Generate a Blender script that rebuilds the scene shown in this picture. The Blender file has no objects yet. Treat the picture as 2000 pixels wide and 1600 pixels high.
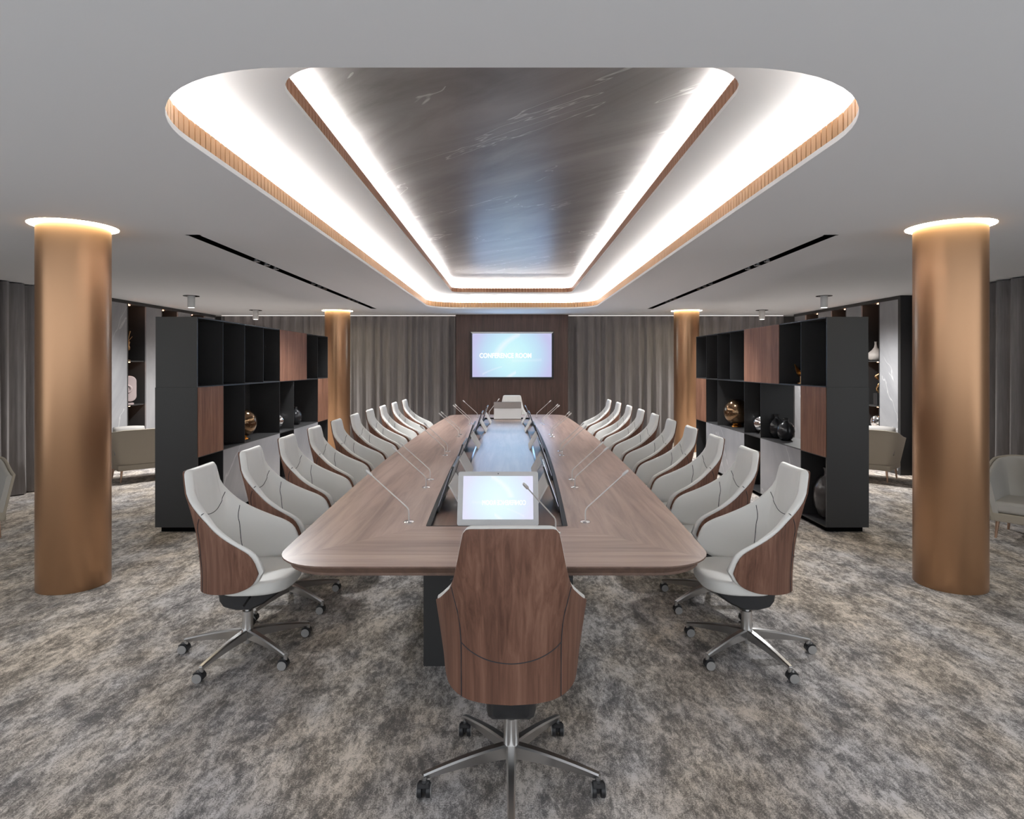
import bpy, bmesh, math, random
import numpy as np
from mathutils import Vector, Matrix
from mathutils.geometry import tessellate_polygon

random.seed(7)
PI = math.pi
S = bpy.context.scene
COL = S.collection

# ------------------------------------------------------------------ camera
CAM_H = 1.65
cam_d = bpy.data.cameras.new('camera')
cam = bpy.data.objects.new('camera', cam_d)
COL.objects.link(cam)
cam.location = (0, 0, CAM_H)
cam.rotation_euler = (PI / 2, 0, 0)
cam_d.sensor_width = 36
cam_d.lens = 1210 * 36 / 2000
cam_d.shift_y = -87 / 2000
cam_d.clip_start = 0.05
S.camera = cam

# ------------------------------------------------------------------ world and exposure
W = bpy.data.worlds.new('world')
S.world = W
W.use_nodes = True
bgn = W.node_tree.nodes['Background']
bgn.inputs['Color'].default_value = (0.90, 0.95, 1.0, 1)
bgn.inputs['Strength'].default_value = 0.92
S.view_settings.view_transform = 'Standard'
S.view_settings.look = 'None'
S.view_settings.gamma = 1
S.view_settings.use_curve_mapping = False
S.view_settings.exposure = 0.90
S.cycles.max_bounces = 7
S.cycles.diffuse_bounces = 4
S.cycles.glossy_bounces = 4
S.cycles.sample_clamp_indirect = 6
S.cycles.caustics_reflective = False
S.cycles.caustics_refractive = False
S.cycles.use_denoising = True

# light strengths
COVE1 = 68.0
COVE2 = 24.0
RING = 32.0
SPOT = 205.0
TRACK = 330.0

# ------------------------------------------------------------------ main measures
Z1, Z2, Z3 = 2.691, 2.921, 3.13      # ceiling, white tray, marble tray
XL, XR, YF, YB = -6.65, 6.4, 13.35, -1.6
TX = -0.085                           # centre line of the table group
TY = 7.01

# ------------------------------------------------------------------ materials
def new_mat(name):
    m = bpy.data.materials.new(name)
    m.use_nodes = True
    return m, m.node_tree.nodes, m.node_tree.links, m.node_tree.nodes['Principled BSDF']

def plain(name, col, rough=0.5, metal=0.0, coat=0.0, spec=None, bump=0.0, bscale=200):
    m, n, l, b = new_mat(name)
    b.inputs['Base Color'].default_value = (*col, 1)
    b.inputs['Roughness'].default_value = rough
    b.inputs['Metallic'].default_value = metal
    b.inputs['Coat Weight'].default_value = coat
    if spec is not None:
        b.inputs['Specular IOR Level'].default_value = spec
    if bump:
        tc = n.new('ShaderNodeTexCoord'); no = n.new('ShaderNodeTexNoise'); bp = n.new('ShaderNodeBump')
        no.inputs['Scale'].default_value = bscale
        bp.inputs['Strength'].default_value = bump
        bp.inputs['Distance'].default_value = 0.002
        l.new(tc.outputs['Object'], no.inputs['Vector']); l.new(no.outputs['Fac'], bp.inputs['Height'])
        l.new(bp.outputs['Normal'], b.inputs['Normal'])
    return m

def emit(name, col, strength):
    m, n, l, b = new_mat(name)
    b.inputs['Base Color'].default_value = (0.02, 0.02, 0.02, 1)
    b.inputs['Emission Color'].default_value = (*col, 1)
    b.inputs['Emission Strength'].default_value = strength
    return m

def ramp(n, stops):
    r = n.new('ShaderNodeValToRGB')
    e = r.color_ramp.elements
    e[0].position, e[0].color = stops[0][0], (*stops[0][1], 1)
    e[1].position, e[1].color = stops[-1][0], (*stops[-1][1], 1)
    for p, c in stops[1:-1]:
        x = e.new(p); x.color = (*c, 1)
    return r

def mth(n, l, op, a, b=None, c=None):
    x = n.new('ShaderNodeMath'); x.operation = op
    for i, v in enumerate((a, b, c)):
        if v is None: continue
        if isinstance(v, (int, float)): x.inputs[i].default_value = v
        else: l.new(v, x.inputs[i])
    return x.outputs[0]

def wood(name, dark, mid, light, axis='z', scale=1.0, rough=0.4, miter=False, spec=0.5, along=1.3):
    """streaky timber: noise stretched along the grain"""
    m, n, l, b = new_mat(name)
    tc = n.new('ShaderNodeTexCoord')
    def chain(ax):
        mp = n.new('ShaderNodeMapping')
        sc = [22 * scale] * 3
        sc['xyz'.index(ax)] = along * scale
        mp.inputs['Scale'].default_value = sc
        l.new(tc.outputs['Object'], mp.inputs['Vector'])
        n1 = n.new('ShaderNodeTexNoise'); n1.inputs['Scale'].default_value = 1.0
        n1.inputs['Detail'].default_value = 6; n1.inputs['Roughness'].default_value = 0.62; n1.inputs['Distortion'].default_value = 0.6
        l.new(mp.outputs['Vector'], n1.inputs['Vector'])
        n2 = n.new('ShaderNodeTexNoise'); n2.inputs['Scale'].default_value = 0.22
        n2.inputs['Detail'].default_value = 3
        l.new(mp.outputs['Vector'], n2.inputs['Vector'])
        return mth(n, l, 'ADD', mth(n, l, 'MULTIPLY', n1.outputs['Fac'], 0.6), mth(n, l, 'MULTIPLY', n2.outputs['Fac'], 0.4))
    f = chain(axis)
    if miter:
        sx = n.new('ShaderNodeSeparateXYZ'); l.new(tc.outputs['Object'], sx.inputs[0])
        ax_ = mth(n, l, 'ABSOLUTE', sx.outputs['X'])
        ay_ = mth(n, l, 'ABSOLUTE', sx.outputs['Y'])
        dx = mth(n, l, 'SUBTRACT', 1.10, ax_)
        dy = mth(n, l, 'SUBTRACT', 4.246, ay_)
        sel = mth(n, l, 'LESS_THAN', mth(n, l, 'MULTIPLY', dy, 1.0), dx)
        g = chain('x')
        mx = n.new('ShaderNodeMix'); mx.data_type = 'FLOAT'
        l.new(sel, mx.inputs[0]); l.new(f, mx.inputs[2]); l.new(g, mx.inputs[3])
        f = mx.outputs[0]
    r = ramp(n, [(0.34, dark), (0.5, mid), (0.66, light)])
    l.new(f, r.inputs['Fac'])
    l.new(r.outputs['Color'], b.inputs['Base Color'])
    b.inputs['Roughness'].default_value = rough
    b.inputs['Specular IOR Level'].default_value = spec
    bp = n.new('ShaderNodeBump'); bp.inputs['Strength'].default_value = 0.08; bp.inputs['Distance'].default_value = 0.002
    l.new(f, bp.inputs['Height']); l.new(bp.outputs['Normal'], b.inputs['Normal'])
    return m

def marble(name, a, c, vein, rough=0.25, scale=1.0, vstr=0.8, rot=(0.9, 0.2, 0.4), asp=(0.5, 1.9, 1.0), thin=140.0, dist=0.7):
    m, n, l, b = new_mat(name)
    tc = n.new('ShaderNodeTexCoord'); mp = n.new('ShaderNodeMapping')
    mr = n.new('ShaderNodeMapping'); mr.inputs['Rotation'].default_value = rot
    l.new(tc.outputs['Object'], mr.inputs['Vector'])
    mp.inputs['Scale'].default_value = tuple(a_ * scale for a_ in asp)
    l.new(mr.outputs['Vector'], mp.inputs['Vector'])
    n1 = n.new('ShaderNodeTexNoise'); n1.inputs['Scale'].default_value = 1.1; n1.inputs['Detail'].default_value = 8
    n1.inputs['Roughness'].default_value = 0.6; n1.inputs['Distortion'].default_value = 1.2
    l.new(mp.outputs['Vector'], n1.inputs['Vector'])
    r = ramp(n, [(0.3, a), (0.7, c)])
    l.new(n1.outputs['Fac'], r.inputs['Fac'])
    n2 = n.new('ShaderNodeTexNoise'); n2.inputs['Scale'].default_value = 0.75; n2.inputs['Detail'].default_value = 5
    n2.inputs['Distortion'].default_value = dist; n2.inputs['Roughness'].default_value = 0.55
    l.new(mp.outputs['Vector'], n2.inputs['Vector'])
    d = mth(n, l, 'ABSOLUTE', mth(n, l, 'SUBTRACT', n2.outputs['Fac'], 0.5))
    v = mth(n, l, 'SUBTRACT', 1.0, mth(n, l, 'MULTIPLY', d, thin)); v = mth(n, l, 'MAXIMUM', v, 0.0)
    n3 = n.new('ShaderNodeTexNoise'); n3.inputs['Scale'].default_value = 1.7
    l.new(mp.outputs['Vector'], n3.inputs['Vector'])
    mk = mth(n, l, 'GREATER_THAN', n3.outputs['Fac'], 0.47)
    v = mth(n, l, 'MULTIPLY', mth(n, l, 'MULTIPLY', v, mk), vstr)
    mx = n.new('ShaderNodeMix'); mx.data_type = 'RGBA'
    l.new(v, mx.inputs[0]); l.new(r.outputs['Color'], mx.inputs[6]); mx.inputs[7].default_value = (*vein, 1)
    l.new(mx.outputs[2], b.inputs['Base Color'])
    b.inputs['Roughness'].default_value = rough
    return m

def carpet():
    m, n, l, b = new_mat('carpet_tile')
    tc = n.new('ShaderNodeTexCoord')
    def nz(sc, scale, det, rg, dist=0.0):
        mp = n.new('ShaderNodeMapping'); mp.inputs['Scale'].default_value = sc
        l.new(tc.outputs['Object'], mp.inputs['Vector'])
        x = n.new('ShaderNodeTexNoise'); x.inputs['Scale'].default_value = scale; x.inputs['Detail'].default_value = det
        x.inputs['Roughness'].default_value = rg; x.inputs['Distortion'].default_value = dist
        l.new(mp.outputs['Vector'], x.inputs['Vector'])
        return x.outputs['Fac']
    a = nz((1.0, 0.50, 1), 6.5, 9, 0.76, 0.3)
    c = nz((1.0, 0.45, 1), 38, 6, 0.78, 0.4)
    d = nz((1.0, 0.8, 1), 190, 2, 0.6)
    f = mth(n, l, 'ADD', mth(n, l, 'ADD', mth(n, l, 'MULTIPLY', a, 0.43), mth(n, l, 'MULTIPLY', c, 0.36)), mth(n, l, 'MULTIPLY', d, 0.21))
    r = ramp(n, [(0.43, (0.155, 0.144, 0.137)), (0.475, (0.265, 0.241, 0.222)), (0.51, (0.44, 0.40, 0.362)), (0.56, (0.72, 0.665, 0.62))])
    l.new(f, r.inputs['Fac'])
    e = nz((1, 0.6, 1), 1.6, 4, 0.6)
    hr = ramp(n, [(0.4, (0.93, 0.96, 1.02)), (0.6, (1.05, 1.0, 0.93))])
    l.new(e, hr.inputs['Fac'])
    mx = n.new('ShaderNodeMix'); mx.data_type = 'RGBA'; mx.blend_type = 'MULTIPLY'; mx.inputs[0].default_value = 1
    l.new(r.outputs['Color'], mx.inputs[6]); l.new(hr.outputs['Color'], mx.inputs[7])
    # carpet tiles: a faint tone step tile to tile
    mp = n.new('ShaderNodeMapping'); mp.inputs['Scale'].default_value = (1 / 0.5, 1 / 0.5, 0.0)
    l.new(tc.outputs['Object'], mp.inputs['Vector'])
    fl = n.new('ShaderNodeVectorMath'); fl.operation = 'FLOOR'; l.new(mp.outputs['Vector'], fl.inputs[0])
    wn = n.new('ShaderNodeTexWhiteNoise'); l.new(fl.outputs[0], wn.inputs['Vector'])
    tv = mth(n, l, 'ADD', 0.92, mth(n, l, 'MULTIPLY', wn.outputs['Value'], 0.13))
    mx2 = n.new('ShaderNodeMix'); mx2.data_type = 'RGBA'; mx2.blend_type = 'MULTIPLY'; mx2.inputs[0].default_value = 1
    cb = n.new('ShaderNodeCombineColor')
    for i in range(3): l.new(tv, cb.inputs[i])
    l.new(mx.outputs[2], mx2.inputs[6]); l.new(cb.outputs[0], mx2.inputs[7])
    l.new(mx2.outputs[2], b.inputs['Base Color'])
    b.inputs['Roughness'].default_value = 0.95
    b.inputs['Specular IOR Level'].default_value = 0.1
    bp = n.new('ShaderNodeBump'); bp.inputs['Strength'].default_value = 0.35; bp.inputs['Distance'].default_value = 0.004
    l.new(f, bp.inputs['Height']); l.new(bp.outputs['Normal'], b.inputs['Normal'])
    return m

def curtain_mat():
    m, n, l, b = new_mat('curtain_fabric')
    tc = n.new('ShaderNodeTexCoord'); mp = n.new('ShaderNodeMapping')
    mp.inputs['Scale'].default_value = (50, 50, 3)
    l.new(tc.outputs['Object'], mp.inputs['Vector'])
    n1 = n.new('ShaderNodeTexNoise'); n1.inputs['Scale'].default_value = 1; n1.inputs['Detail'].default_value = 4
    l.new(mp.outputs['Vector'], n1.inputs['Vector'])
    r = ramp(n, [(0.3, (0.205, 0.188, 0.185)), (0.7, (0.265, 0.243, 0.24))])
    l.new(n1.outputs['Fac'], r.inputs['Fac']); l.new(r.outputs['Color'], b.inputs['Base Color'])
    b.inputs['Roughness'].default_value = 0.9
    b.inputs['Sheen Weight'].default_value = 0.4
    return m

def display_mat(name, w, h, flip=1.0, strength=1.0, pale=0.0):
    """picture on a screen: cyan centre, lilac borders, pale swooshes; object space, x across, z up"""
    m, n, l, b = new_mat(name)
    tc = n.new('ShaderNodeTexCoord'); sp = n.new('ShaderNodeSeparateXYZ'); l.new(tc.outputs['Object'], sp.inputs[0])
    x = mth(n, l, 'MULTIPLY', sp.outputs['X'], 2 * flip / w)
    z = mth(n, l, 'MULTIPLY', sp.outputs['Z'], 2 / h)
    def sq(v): return mth(n, l, 'MULTIPLY', v, v)
    rr = mth(n, l, 'SQRT', mth(n, l, 'ADD', mth(n, l, 'MULTIPLY', sq(x), 1.0), mth(n, l, 'MULTIPLY', sq(mth(n, l, 'ADD', z, 0.05)), 0.28)))
    r = ramp(n, [(0.0, (0.62, 0.93, 0.93)), (0.4, (0.53, 0.85, 0.93)), (0.72, (0.49, 0.68, 0.87)), (1.0, (0.52, 0.52, 0.80))])
    l.new(rr, r.inputs['Fac'])
    def arc(cx, cz, rad, wid, zlo, zhi, xlo=-2, xhi=2):
        d = mth(n, l, 'SQRT', mth(n, l, 'ADD', sq(mth(n, l, 'SUBTRACT', x, cx)), sq(mth(n, l, 'SUBTRACT', z, cz))))
        a = mth(n, l, 'ABSOLUTE', mth(n, l, 'SUBTRACT', d, rad))
        a = mth(n, l, 'SUBTRACT', 1.0, mth(n, l, 'DIVIDE', a, wid)); a = mth(n, l, 'MAXIMUM', a, 0.0)
        a = mth(n, l, 'MULTIPLY', a, mth(n, l, 'GREATER_THAN', z, zlo)); a = mth(n, l, 'MULTIPLY', a, mth(n, l, 'LESS_THAN', z, zhi))
        a = mth(n, l, 'MULTIPLY', a, mth(n, l, 'GREATER_THAN', x, xlo)); a = mth(n, l, 'MULTIPLY', a, mth(n, l, 'LESS_THAN', x, xhi))
        return a
    s = arc(1.15, -0.25, 1.55, 0.13, 0.0, 1.1, -0.5, 0.2)
    s = mth(n, l, 'ADD', s, mth(n, l, 'MULTIPLY', arc(0.95, -1.7, 1.25, 0.09, -1.1, -0.45, -0.4, 0.1), 0.9))
    s = mth(n, l, 'ADD', s, mth(n, l, 'MULTIPLY', arc(0.5, -2.1, 1.75, 0.05, -1.0, -0.5, -0.75, -0.25), 0.5))
    s = mth(n, l, 'ADD', s, mth(n, l, 'MULTIPLY', arc(0.1, 4.7, 4.95, 0.10, -0.5, -0.1, 0.0, 0.75), 0.35))
    mx = n.new('ShaderNodeMix'); mx.data_type = 'RGBA'; mx.clamp_factor = True
    l.new(mth(n, l, 'MULTIPLY', s, 0.6), mx.inputs[0]); l.new(r.outputs['Color'], mx.inputs[6]); mx.inputs[7].default_value = (0.92, 0.93, 1, 1)
    b.inputs['Base Color'].default_value = (0.02, 0.02, 0.02, 1)
    b.inputs['Roughness'].default_value = 0.25
    px = n.new('ShaderNodeMix'); px.data_type = 'RGBA'; px.inputs[0].default_value = pale
    l.new(mx.outputs[2], px.inputs[6]); px.inputs[7].default_value = (0.95, 0.95, 1.0, 1)
    l.new(px.outputs[2], b.inputs['Emission Color'])
    b.inputs['Emission Strength'].default_value = strength
    return m

M = {
    'ceiling': plain('ceiling_paint', (0.80, 0.815, 0.84), 0.8, bump=0.02),
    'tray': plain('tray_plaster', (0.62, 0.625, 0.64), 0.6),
    'lip': plain('lip_paint', (0.85, 0.85, 0.85), 0.6),
    'wall': plain('wall_paint', (0.16, 0.15, 0.145), 0.8),
    'carpet': carpet(),
    'curtain': curtain_mat(),
    'copper': plain('brushed_copper', (0.47, 0.27, 0.15), 0.33, 0.8),
    'gold': plain('copper_slats', (0.60, 0.35, 0.18), 0.45, 0.6),
    'gap_glow': plain('gap_glow_backing', (0.80, 0.58, 0.38), 0.6),  # pale tan stands in for the light leaking between slats
    'gold_shaded': plain('shaded_copper_slats', (0.42, 0.215, 0.125), 0.45, 0.5),  # same copper as the outer slats, with shade put into the colour
    'marble_top': marble('ceiling_marble', (0.12, 0.113, 0.113), (0.27, 0.262, 0.265), (0.66, 0.66, 0.66), 0.33, 1.0, 0.6, (0, 0, PI / 4), (0.42, 1.9, 1.0), 230.0, 0.3),
    'marble': marble('grey_marble', (0.235, 0.24, 0.255), (0.36, 0.36, 0.375), (0.80, 0.80, 0.80), 0.3, 0.8, 0.42, (0.5, 0.35, 0.3), (1.5, 1.4, 0.5), 150.0, 0.15),
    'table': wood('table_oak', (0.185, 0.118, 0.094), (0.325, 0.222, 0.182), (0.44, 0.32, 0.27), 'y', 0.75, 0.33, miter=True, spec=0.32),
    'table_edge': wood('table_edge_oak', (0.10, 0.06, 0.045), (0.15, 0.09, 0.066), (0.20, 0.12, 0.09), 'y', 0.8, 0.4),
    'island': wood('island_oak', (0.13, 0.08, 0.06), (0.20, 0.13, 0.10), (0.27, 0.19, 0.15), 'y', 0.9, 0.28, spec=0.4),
    'walnut': wood('chair_walnut', (0.088, 0.041, 0.028), (0.165, 0.080, 0.054), (0.245, 0.130, 0.09), 'z', 2.1, 0.5, spec=0.25, along=0.55),
    'panel_wood': wood('panel_walnut', (0.125, 0.055, 0.032), (0.22, 0.102, 0.060), (0.33, 0.17, 0.11), 'z', 2.2, 0.5, spec=0.25),
    'wall_wood': wood('wall_walnut', (0.05, 0.024, 0.016), (0.085, 0.042, 0.029), (0.13, 0.07, 0.05), 'z', 1.6, 0.42),
    'leather': plain('grey_leather', (0.76, 0.75, 0.72), 0.5, bump=0.03, bscale=500),
    'seam': plain('dark_thread', (0.02, 0.022, 0.028), 0.6),
    'chrome': plain('satin_aluminium', (0.66, 0.65, 0.64), 0.30, 1.0),
    'mirror': plain('polished_chrome', (0.85, 0.85, 0.86), 0.06, 1.0),
    'black_plastic': plain('black_plastic', (0.018, 0.018, 0.02), 0.42),
    'disc': plain('grey_wheel_cap', (0.36, 0.35, 0.34), 0.4, 0.3),
    'blackmetal': plain('black_shelf_lacquer', (0.034, 0.0335, 0.034), 0.42, 0.0, spec=0.35),
    'blackgloss': plain('black_gloss', (0.012, 0.012, 0.013), 0.12),
    'void': plain('black_void', (0.004, 0.004, 0.004), 0.9, spec=0.0),
    'rim': plain('matt_black_rim', (0.006, 0.006, 0.007), 0.5, spec=0.15),
    'alu': plain('light_aluminium', (0.60, 0.59, 0.58), 0.38, 0.35),
    'bezel': plain('silver_bezel', (0.52, 0.52, 0.52), 0.4, 0.4),
    'glass_edge': plain('pale_metal_edge', (0.6, 0.75, 0.8), 0.2, 0.8),
    'white_lamp': plain('white_lamp_body', (0.75, 0.75, 0.74), 0.5),
    'beige': plain('beige_upholstery', (0.42, 0.37, 0.30), 0.85, bump=0.15, bscale=700),
    'beige_in': plain('pale_grey_upholstery', (0.47, 0.45, 0.42), 0.85, bump=0.15, bscale=700),
    'brassleg': plain('brass_leg', (0.55, 0.36, 0.26), 0.35, 0.7),
    'brass': plain('old_brass', (0.50, 0.30, 0.14), 0.3, 1.0),
    'copperball': plain('hammered_copper', (0.20, 0.125, 0.07), 0.14, 0.9, bump=1.0, bscale=34),
    'orange': plain('amber_gold', (0.70, 0.32, 0.06), 0.3, 1.0),
    'darkclay': plain('dark_stoneware', (0.022, 0.023, 0.026), 0.22),
    'smoke': plain('smoked_stoneware', (0.06, 0.055, 0.055), 0.2),
    'paleclay': plain('pale_speckled_ceramic', (0.52, 0.48, 0.45), 0.5, bump=1.0, bscale=60),
    'pinkclay': plain('pinkish_ceramic', (0.42, 0.34, 0.34), 0.5),
    'cove1': emit('outer_cove_light', (1.0, 0.97, 0.93), COVE1),
    'cove2': emit('inner_cove_light', (1.0, 0.97, 0.94), COVE2),
    'ring': emit('column_ring_light', (1.0, 0.90, 0.62), RING),
    'led': emit('curtain_led', (1.0, 0.90, 0.84), 0.9),
    'warmdot': emit('shelf_spot_light', (1.0, 0.50, 0.28), 9.0),
    'lampglow': emit('lamp_glow', (1.0, 0.97, 0.92), 5.0),
    'tv': display_mat('wall_display', 1.62, 0.89, 1.0, 0.53),
    'mon': display_mat('monitor_display', 0.40, 0.245, -1.0, 0.56, 0.45),
    'text': emit('white_lettering', (1, 1, 1), 0.74),
    'pillow': plain('silver_pillow', (0.30, 0.285, 0.27), 0.6, bump=0.4, bscale=90),
}

# ------------------------------------------------------------------ mesh builder
class MB:
    def __init__(s):
        s.v = []; s.f = []; s.m = []
    def add(s, vs, fs, mi=0):
        o = len(s.v)
        s.v += [tuple(v) for v in vs]
        s.f += [tuple(i + o for i in f) for f in fs]
        s.m += [mi] * len(fs)
        return s
    def box(s, x0, x1, y0, y1, z0, z1, mi=0):
        v = [(x, y, z) for z in (z0, z1) for y in (y0, y1) for x in (x0, x1)]
        return s.add(v, [(0, 2, 3, 1), (4, 5, 7, 6), (0, 1, 5, 4), (2, 6, 7, 3), (0, 4, 6, 2), (1, 3, 7, 5)], mi)
    def obox(s, c, ux, uy, uz, mi=0):
        c, ux, uy, uz = Vector(c), Vector(ux), Vector(uy), Vector(uz)
        v = [c + ux * i + uy * j + uz * k for k in (-1, 1) for j in (-1, 1) for i in (-1, 1)]
        return s.add(v, [(0, 2, 3, 1), (4, 5, 7, 6), (0, 1, 5, 4), (2, 6, 7, 3), (0, 4, 6, 2), (1, 3, 7, 5)], mi)
    def grid(s, rows, cu=False, cv=False, mi=0, cap0=False, cap1=False):
        n, k = len(rows), len(rows[0])
        o = []
        for i in range(n if cu else n - 1):
            for j in range(k if cv else k - 1):
                a, b = i, (i + 1) % n; c, d = j, (j + 1) % k
                o.append((a * k + c, b * k + c, b * k + d, a * k + d))
        if cap0: o.append(tuple(range(k)))
        if cap1: o.append(tuple((n - 1) * k + j for j in reversed(range(k))))
        return s.add([p for r in rows for p in r], o, mi)
    def lathe(s, prof, c=(0, 0, 0), seg=32, mi=0, caps=True, axis='z'):
        rows = []
        for r, z in prof:
            row = []
            for i in range(seg):
                a = 2 * PI * i / seg
                p = (r * math.cos(a), r * math.sin(a), z)
                if axis == 'x': p = (p[2], p[0], p[1])
                if axis == 'y': p = (p[1], p[2], p[0])
                row.append((c[0] + p[0], c[1] + p[1], c[2] + p[2]))
            rows.append(row)
        return s.grid(rows, cv=True, mi=mi, cap0=caps, cap1=caps)
    def tube(s, pts, r, seg=8, mi=0, caps=True):
        pts = [Vector(p) for p in pts]
        rad = r if isinstance(r, (list, tuple)) else [r] * len(pts)
        rows = []; up = None
        for i, p in enumerate(pts):
            t = (pts[min(i + 1, len(pts) - 1)] - pts[max(i - 1, 0)]).normalized()
            if up is None:
                up = Vector((0, 0, 1)) if abs(t.z) < 0.9 else Vector((1, 0, 0))
            a = t.cross(up)
            if a.length < 1e-5: a = t.orthogonal()
            a.normalize(); b_ = a.cross(t).normalized(); up = b_
            rows.append([p + a * (rad[i] * math.cos(2 * PI * k / seg)) + b_ * (rad[i] * math.sin(2 * PI * k / seg)) for k in range(seg)])
        return s.grid(rows, cv=True, mi=mi, cap0=caps, cap1=caps)
    def prism(s, outer, holes, z0, z1, mi=0, side=None, hole_side=None, topm=None):
        loops = [outer] + list(holes)
        side = mi if side is None else side
        hole_side = side if hole_side is None else hole_side
        flat = [p for lp in loops for p in lp]
        tris = tessellate_polygon([[Vector((p[0], p[1], 0)) for p in lp] for lp in loops])
        n = len(flat)
        vs = [(p[0], p[1], z0) for p in flat] + [(p[0], p[1], z1) for p in flat]
        tb = [tuple(t) for t in tris]
        s.add(vs, tb, mi)
        base = len(s.v) - 2 * n
        s.f += [tuple(base + n + i for i in t) for t in tb]; s.m += [mi if topm is None else topm] * len(tb)
        o = 0
        for li, lp in enumerate(loops):
            k = len(lp)
            for i in range(k):
                j = (i + 1) % k
                s.f.append((base + o + i, base + o + j, base + n + o + j, base + n + o + i)); s.m.append(side if li == 0 else hole_side)
            o += k
        return s
    def ball(s, c, r, seg=32, rings=20, mi=0, sc=(1, 1, 1)):
        rows = []
        for i in range(rings + 1):
            a = PI * i / rings
            rr = max(math.sin(a), 1e-3)
            rows.append([(c[0] + r * sc[0] * rr * math.cos(2 * PI * k / seg), c[1] + r * sc[1] * rr * math.sin(2 * PI * k / seg), c[2] - r * sc[2] * math.cos(a)) for k in range(seg)])
        return s.grid(rows, cv=True, mi=mi, cap0=True, cap1=True)
    def build(s, name, mats, parent=None, loc=None, smooth=True, bevel=0, ang=35, bseg=2):
        me = bpy.data.meshes.new(name)
        me.from_pydata(s.v, [], s.f)
        if not isinstance(mats, (list, tuple)): mats = [mats]
        for m in mats: me.materials.append(M[m])
        me.polygons.foreach_set('material_index', s.m)
        bm = bmesh.new(); bm.from_mesh(me)
        bmesh.ops.recalc_face_normals(bm, faces=bm.faces)
        bm.to_mesh(me); bm.free()
        if smooth:
            me.shade_smooth()
            me.set_sharp_from_angle(angle=math.radians(ang))
        o = bpy.data.objects.new(name, me)
        COL.objects.link(o)
        if loc is not None: o.location = loc
        if parent is not None: o.parent = parent
        if bevel:
            b = o.modifiers.new('bevel', 'BEVEL'); b.width = bevel; b.segments = bseg; b.limit_method = 'ANGLE'; b.angle_limit = math.radians(40)
        return o

def empty(name, loc, rz=0.0):
    o = bpy.data.objects.new(name, None)
    o.empty_display_size = 0.1
    o.location = loc; o.rotation_euler = (0, 0, rz)
    COL.objects.link(o)
    return o

def tag(o, label, cat, group=None, kind=None):
    if label: o['label'] = label
    if cat: o['category'] = cat
    if group: o['group'] = group
    if kind: o['kind'] = kind
    return o

def struct(o):
    o['kind'] = 'structure'
    return o

def copy_tree(o, parent=None):
    c = o.copy()
    COL.objects.link(c)
    if parent is not None: c.parent = parent
    for ch in [x for x in COL.objects if x.parent == o]:
        copy_tree(ch, c)
    return c

def pchip(xs, ys):
    xs = np.array(xs, float); ys = np.array(ys, float)
    h = np.diff(xs); d = np.diff(ys) / h
    m = np.zeros_like(ys)
    m[0], m[-1] = d[0], d[-1]
    for i in range(1, len(xs) - 1):
        if d[i - 1] * d[i] <= 0: m[i] = 0
        else:
            w1 = 2 * h[i] + h[i - 1]; w2 = h[i] + 2 * h[i - 1]
            m[i] = (w1 + w2) / (w1 / d[i - 1] + w2 / d[i])
    def f(x):
        x = min(max(x, xs[0]), xs[-1])
        i = min(int(np.searchsorted(xs, x, side='right')) - 1, len(xs) - 2); i = max(i, 0)
        t = (x - xs[i]) / h[i]
        return float((2 * t**3 - 3 * t**2 + 1) * ys[i] + (t**3 - 2 * t**2 + t) * h[i] * m[i] + (-2 * t**3 + 3 * t**2) * ys[i + 1] + (t**3 - t**2) * h[i] * m[i + 1])
    return f

def rrect(x0, x1, y0, y1, rn, rf, n=14):
    """rounded rectangle, near corners radius rn, far corners rf, counter-clockwise"""
    pts = []
    for cx, cy, r, a0 in ((x1 - rn, y0 + rn, rn, -PI / 2), (x1 - rf, y1 - rf, rf, 0), (x0 + rf, y1 - rf, rf, PI / 2), (x0 + rn, y0 + rn, rn, PI)):
        for i in range(n + 1):
            a = a0 + PI / 2 * i / n
            pts.append((cx + r * math.cos(a), cy + r * math.sin(a)))
    return pts

def boat(L, hw, r, n=10, m=24):
    """boat-sided outline around the origin; half length L, half width function hw(y)"""
    right = []
    y0 = -L + r
    wx = hw(y0)
    for i in range(n + 1):
        a = -PI / 2 + PI / 2 * i / n
        right.append((wx - r + r * math.cos(a), y0 + r * math.sin(a)))
    for i in range(1, m):
        y = y0 + (2 * L - 2 * r) * i / m
        right.append((hw(y), y))
    for i in range(n + 1):
        a = PI / 2 * i / n
        right.append((wx - r + r * math.cos(a), -y0 + r * math.sin(a)))
    return right + [(-x, y) for x, y in reversed(right)]

# ------------------------------------------------------------------ room shell
MB().box(XL, XR, YB, YF, -0.08, 0).build('floor', 'carpet', smooth=False)
struct(COL.objects['floor'])
struct(MB().box(XL - 0.12, XL, 3.0, YF, 0, Z1 + 0.03).build('wall_left', 'wall', smooth=False))
struct(MB().box(XR, XR + 0.12, 3.0, YF, 0, Z1 + 0.03).build('wall_right', 'wall', smooth=False))
struct(MB().box(XL, XR, YF, YF + 0.12, 0, Z1 + 0.03).build('wall_back', 'wall', smooth=False))

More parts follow.
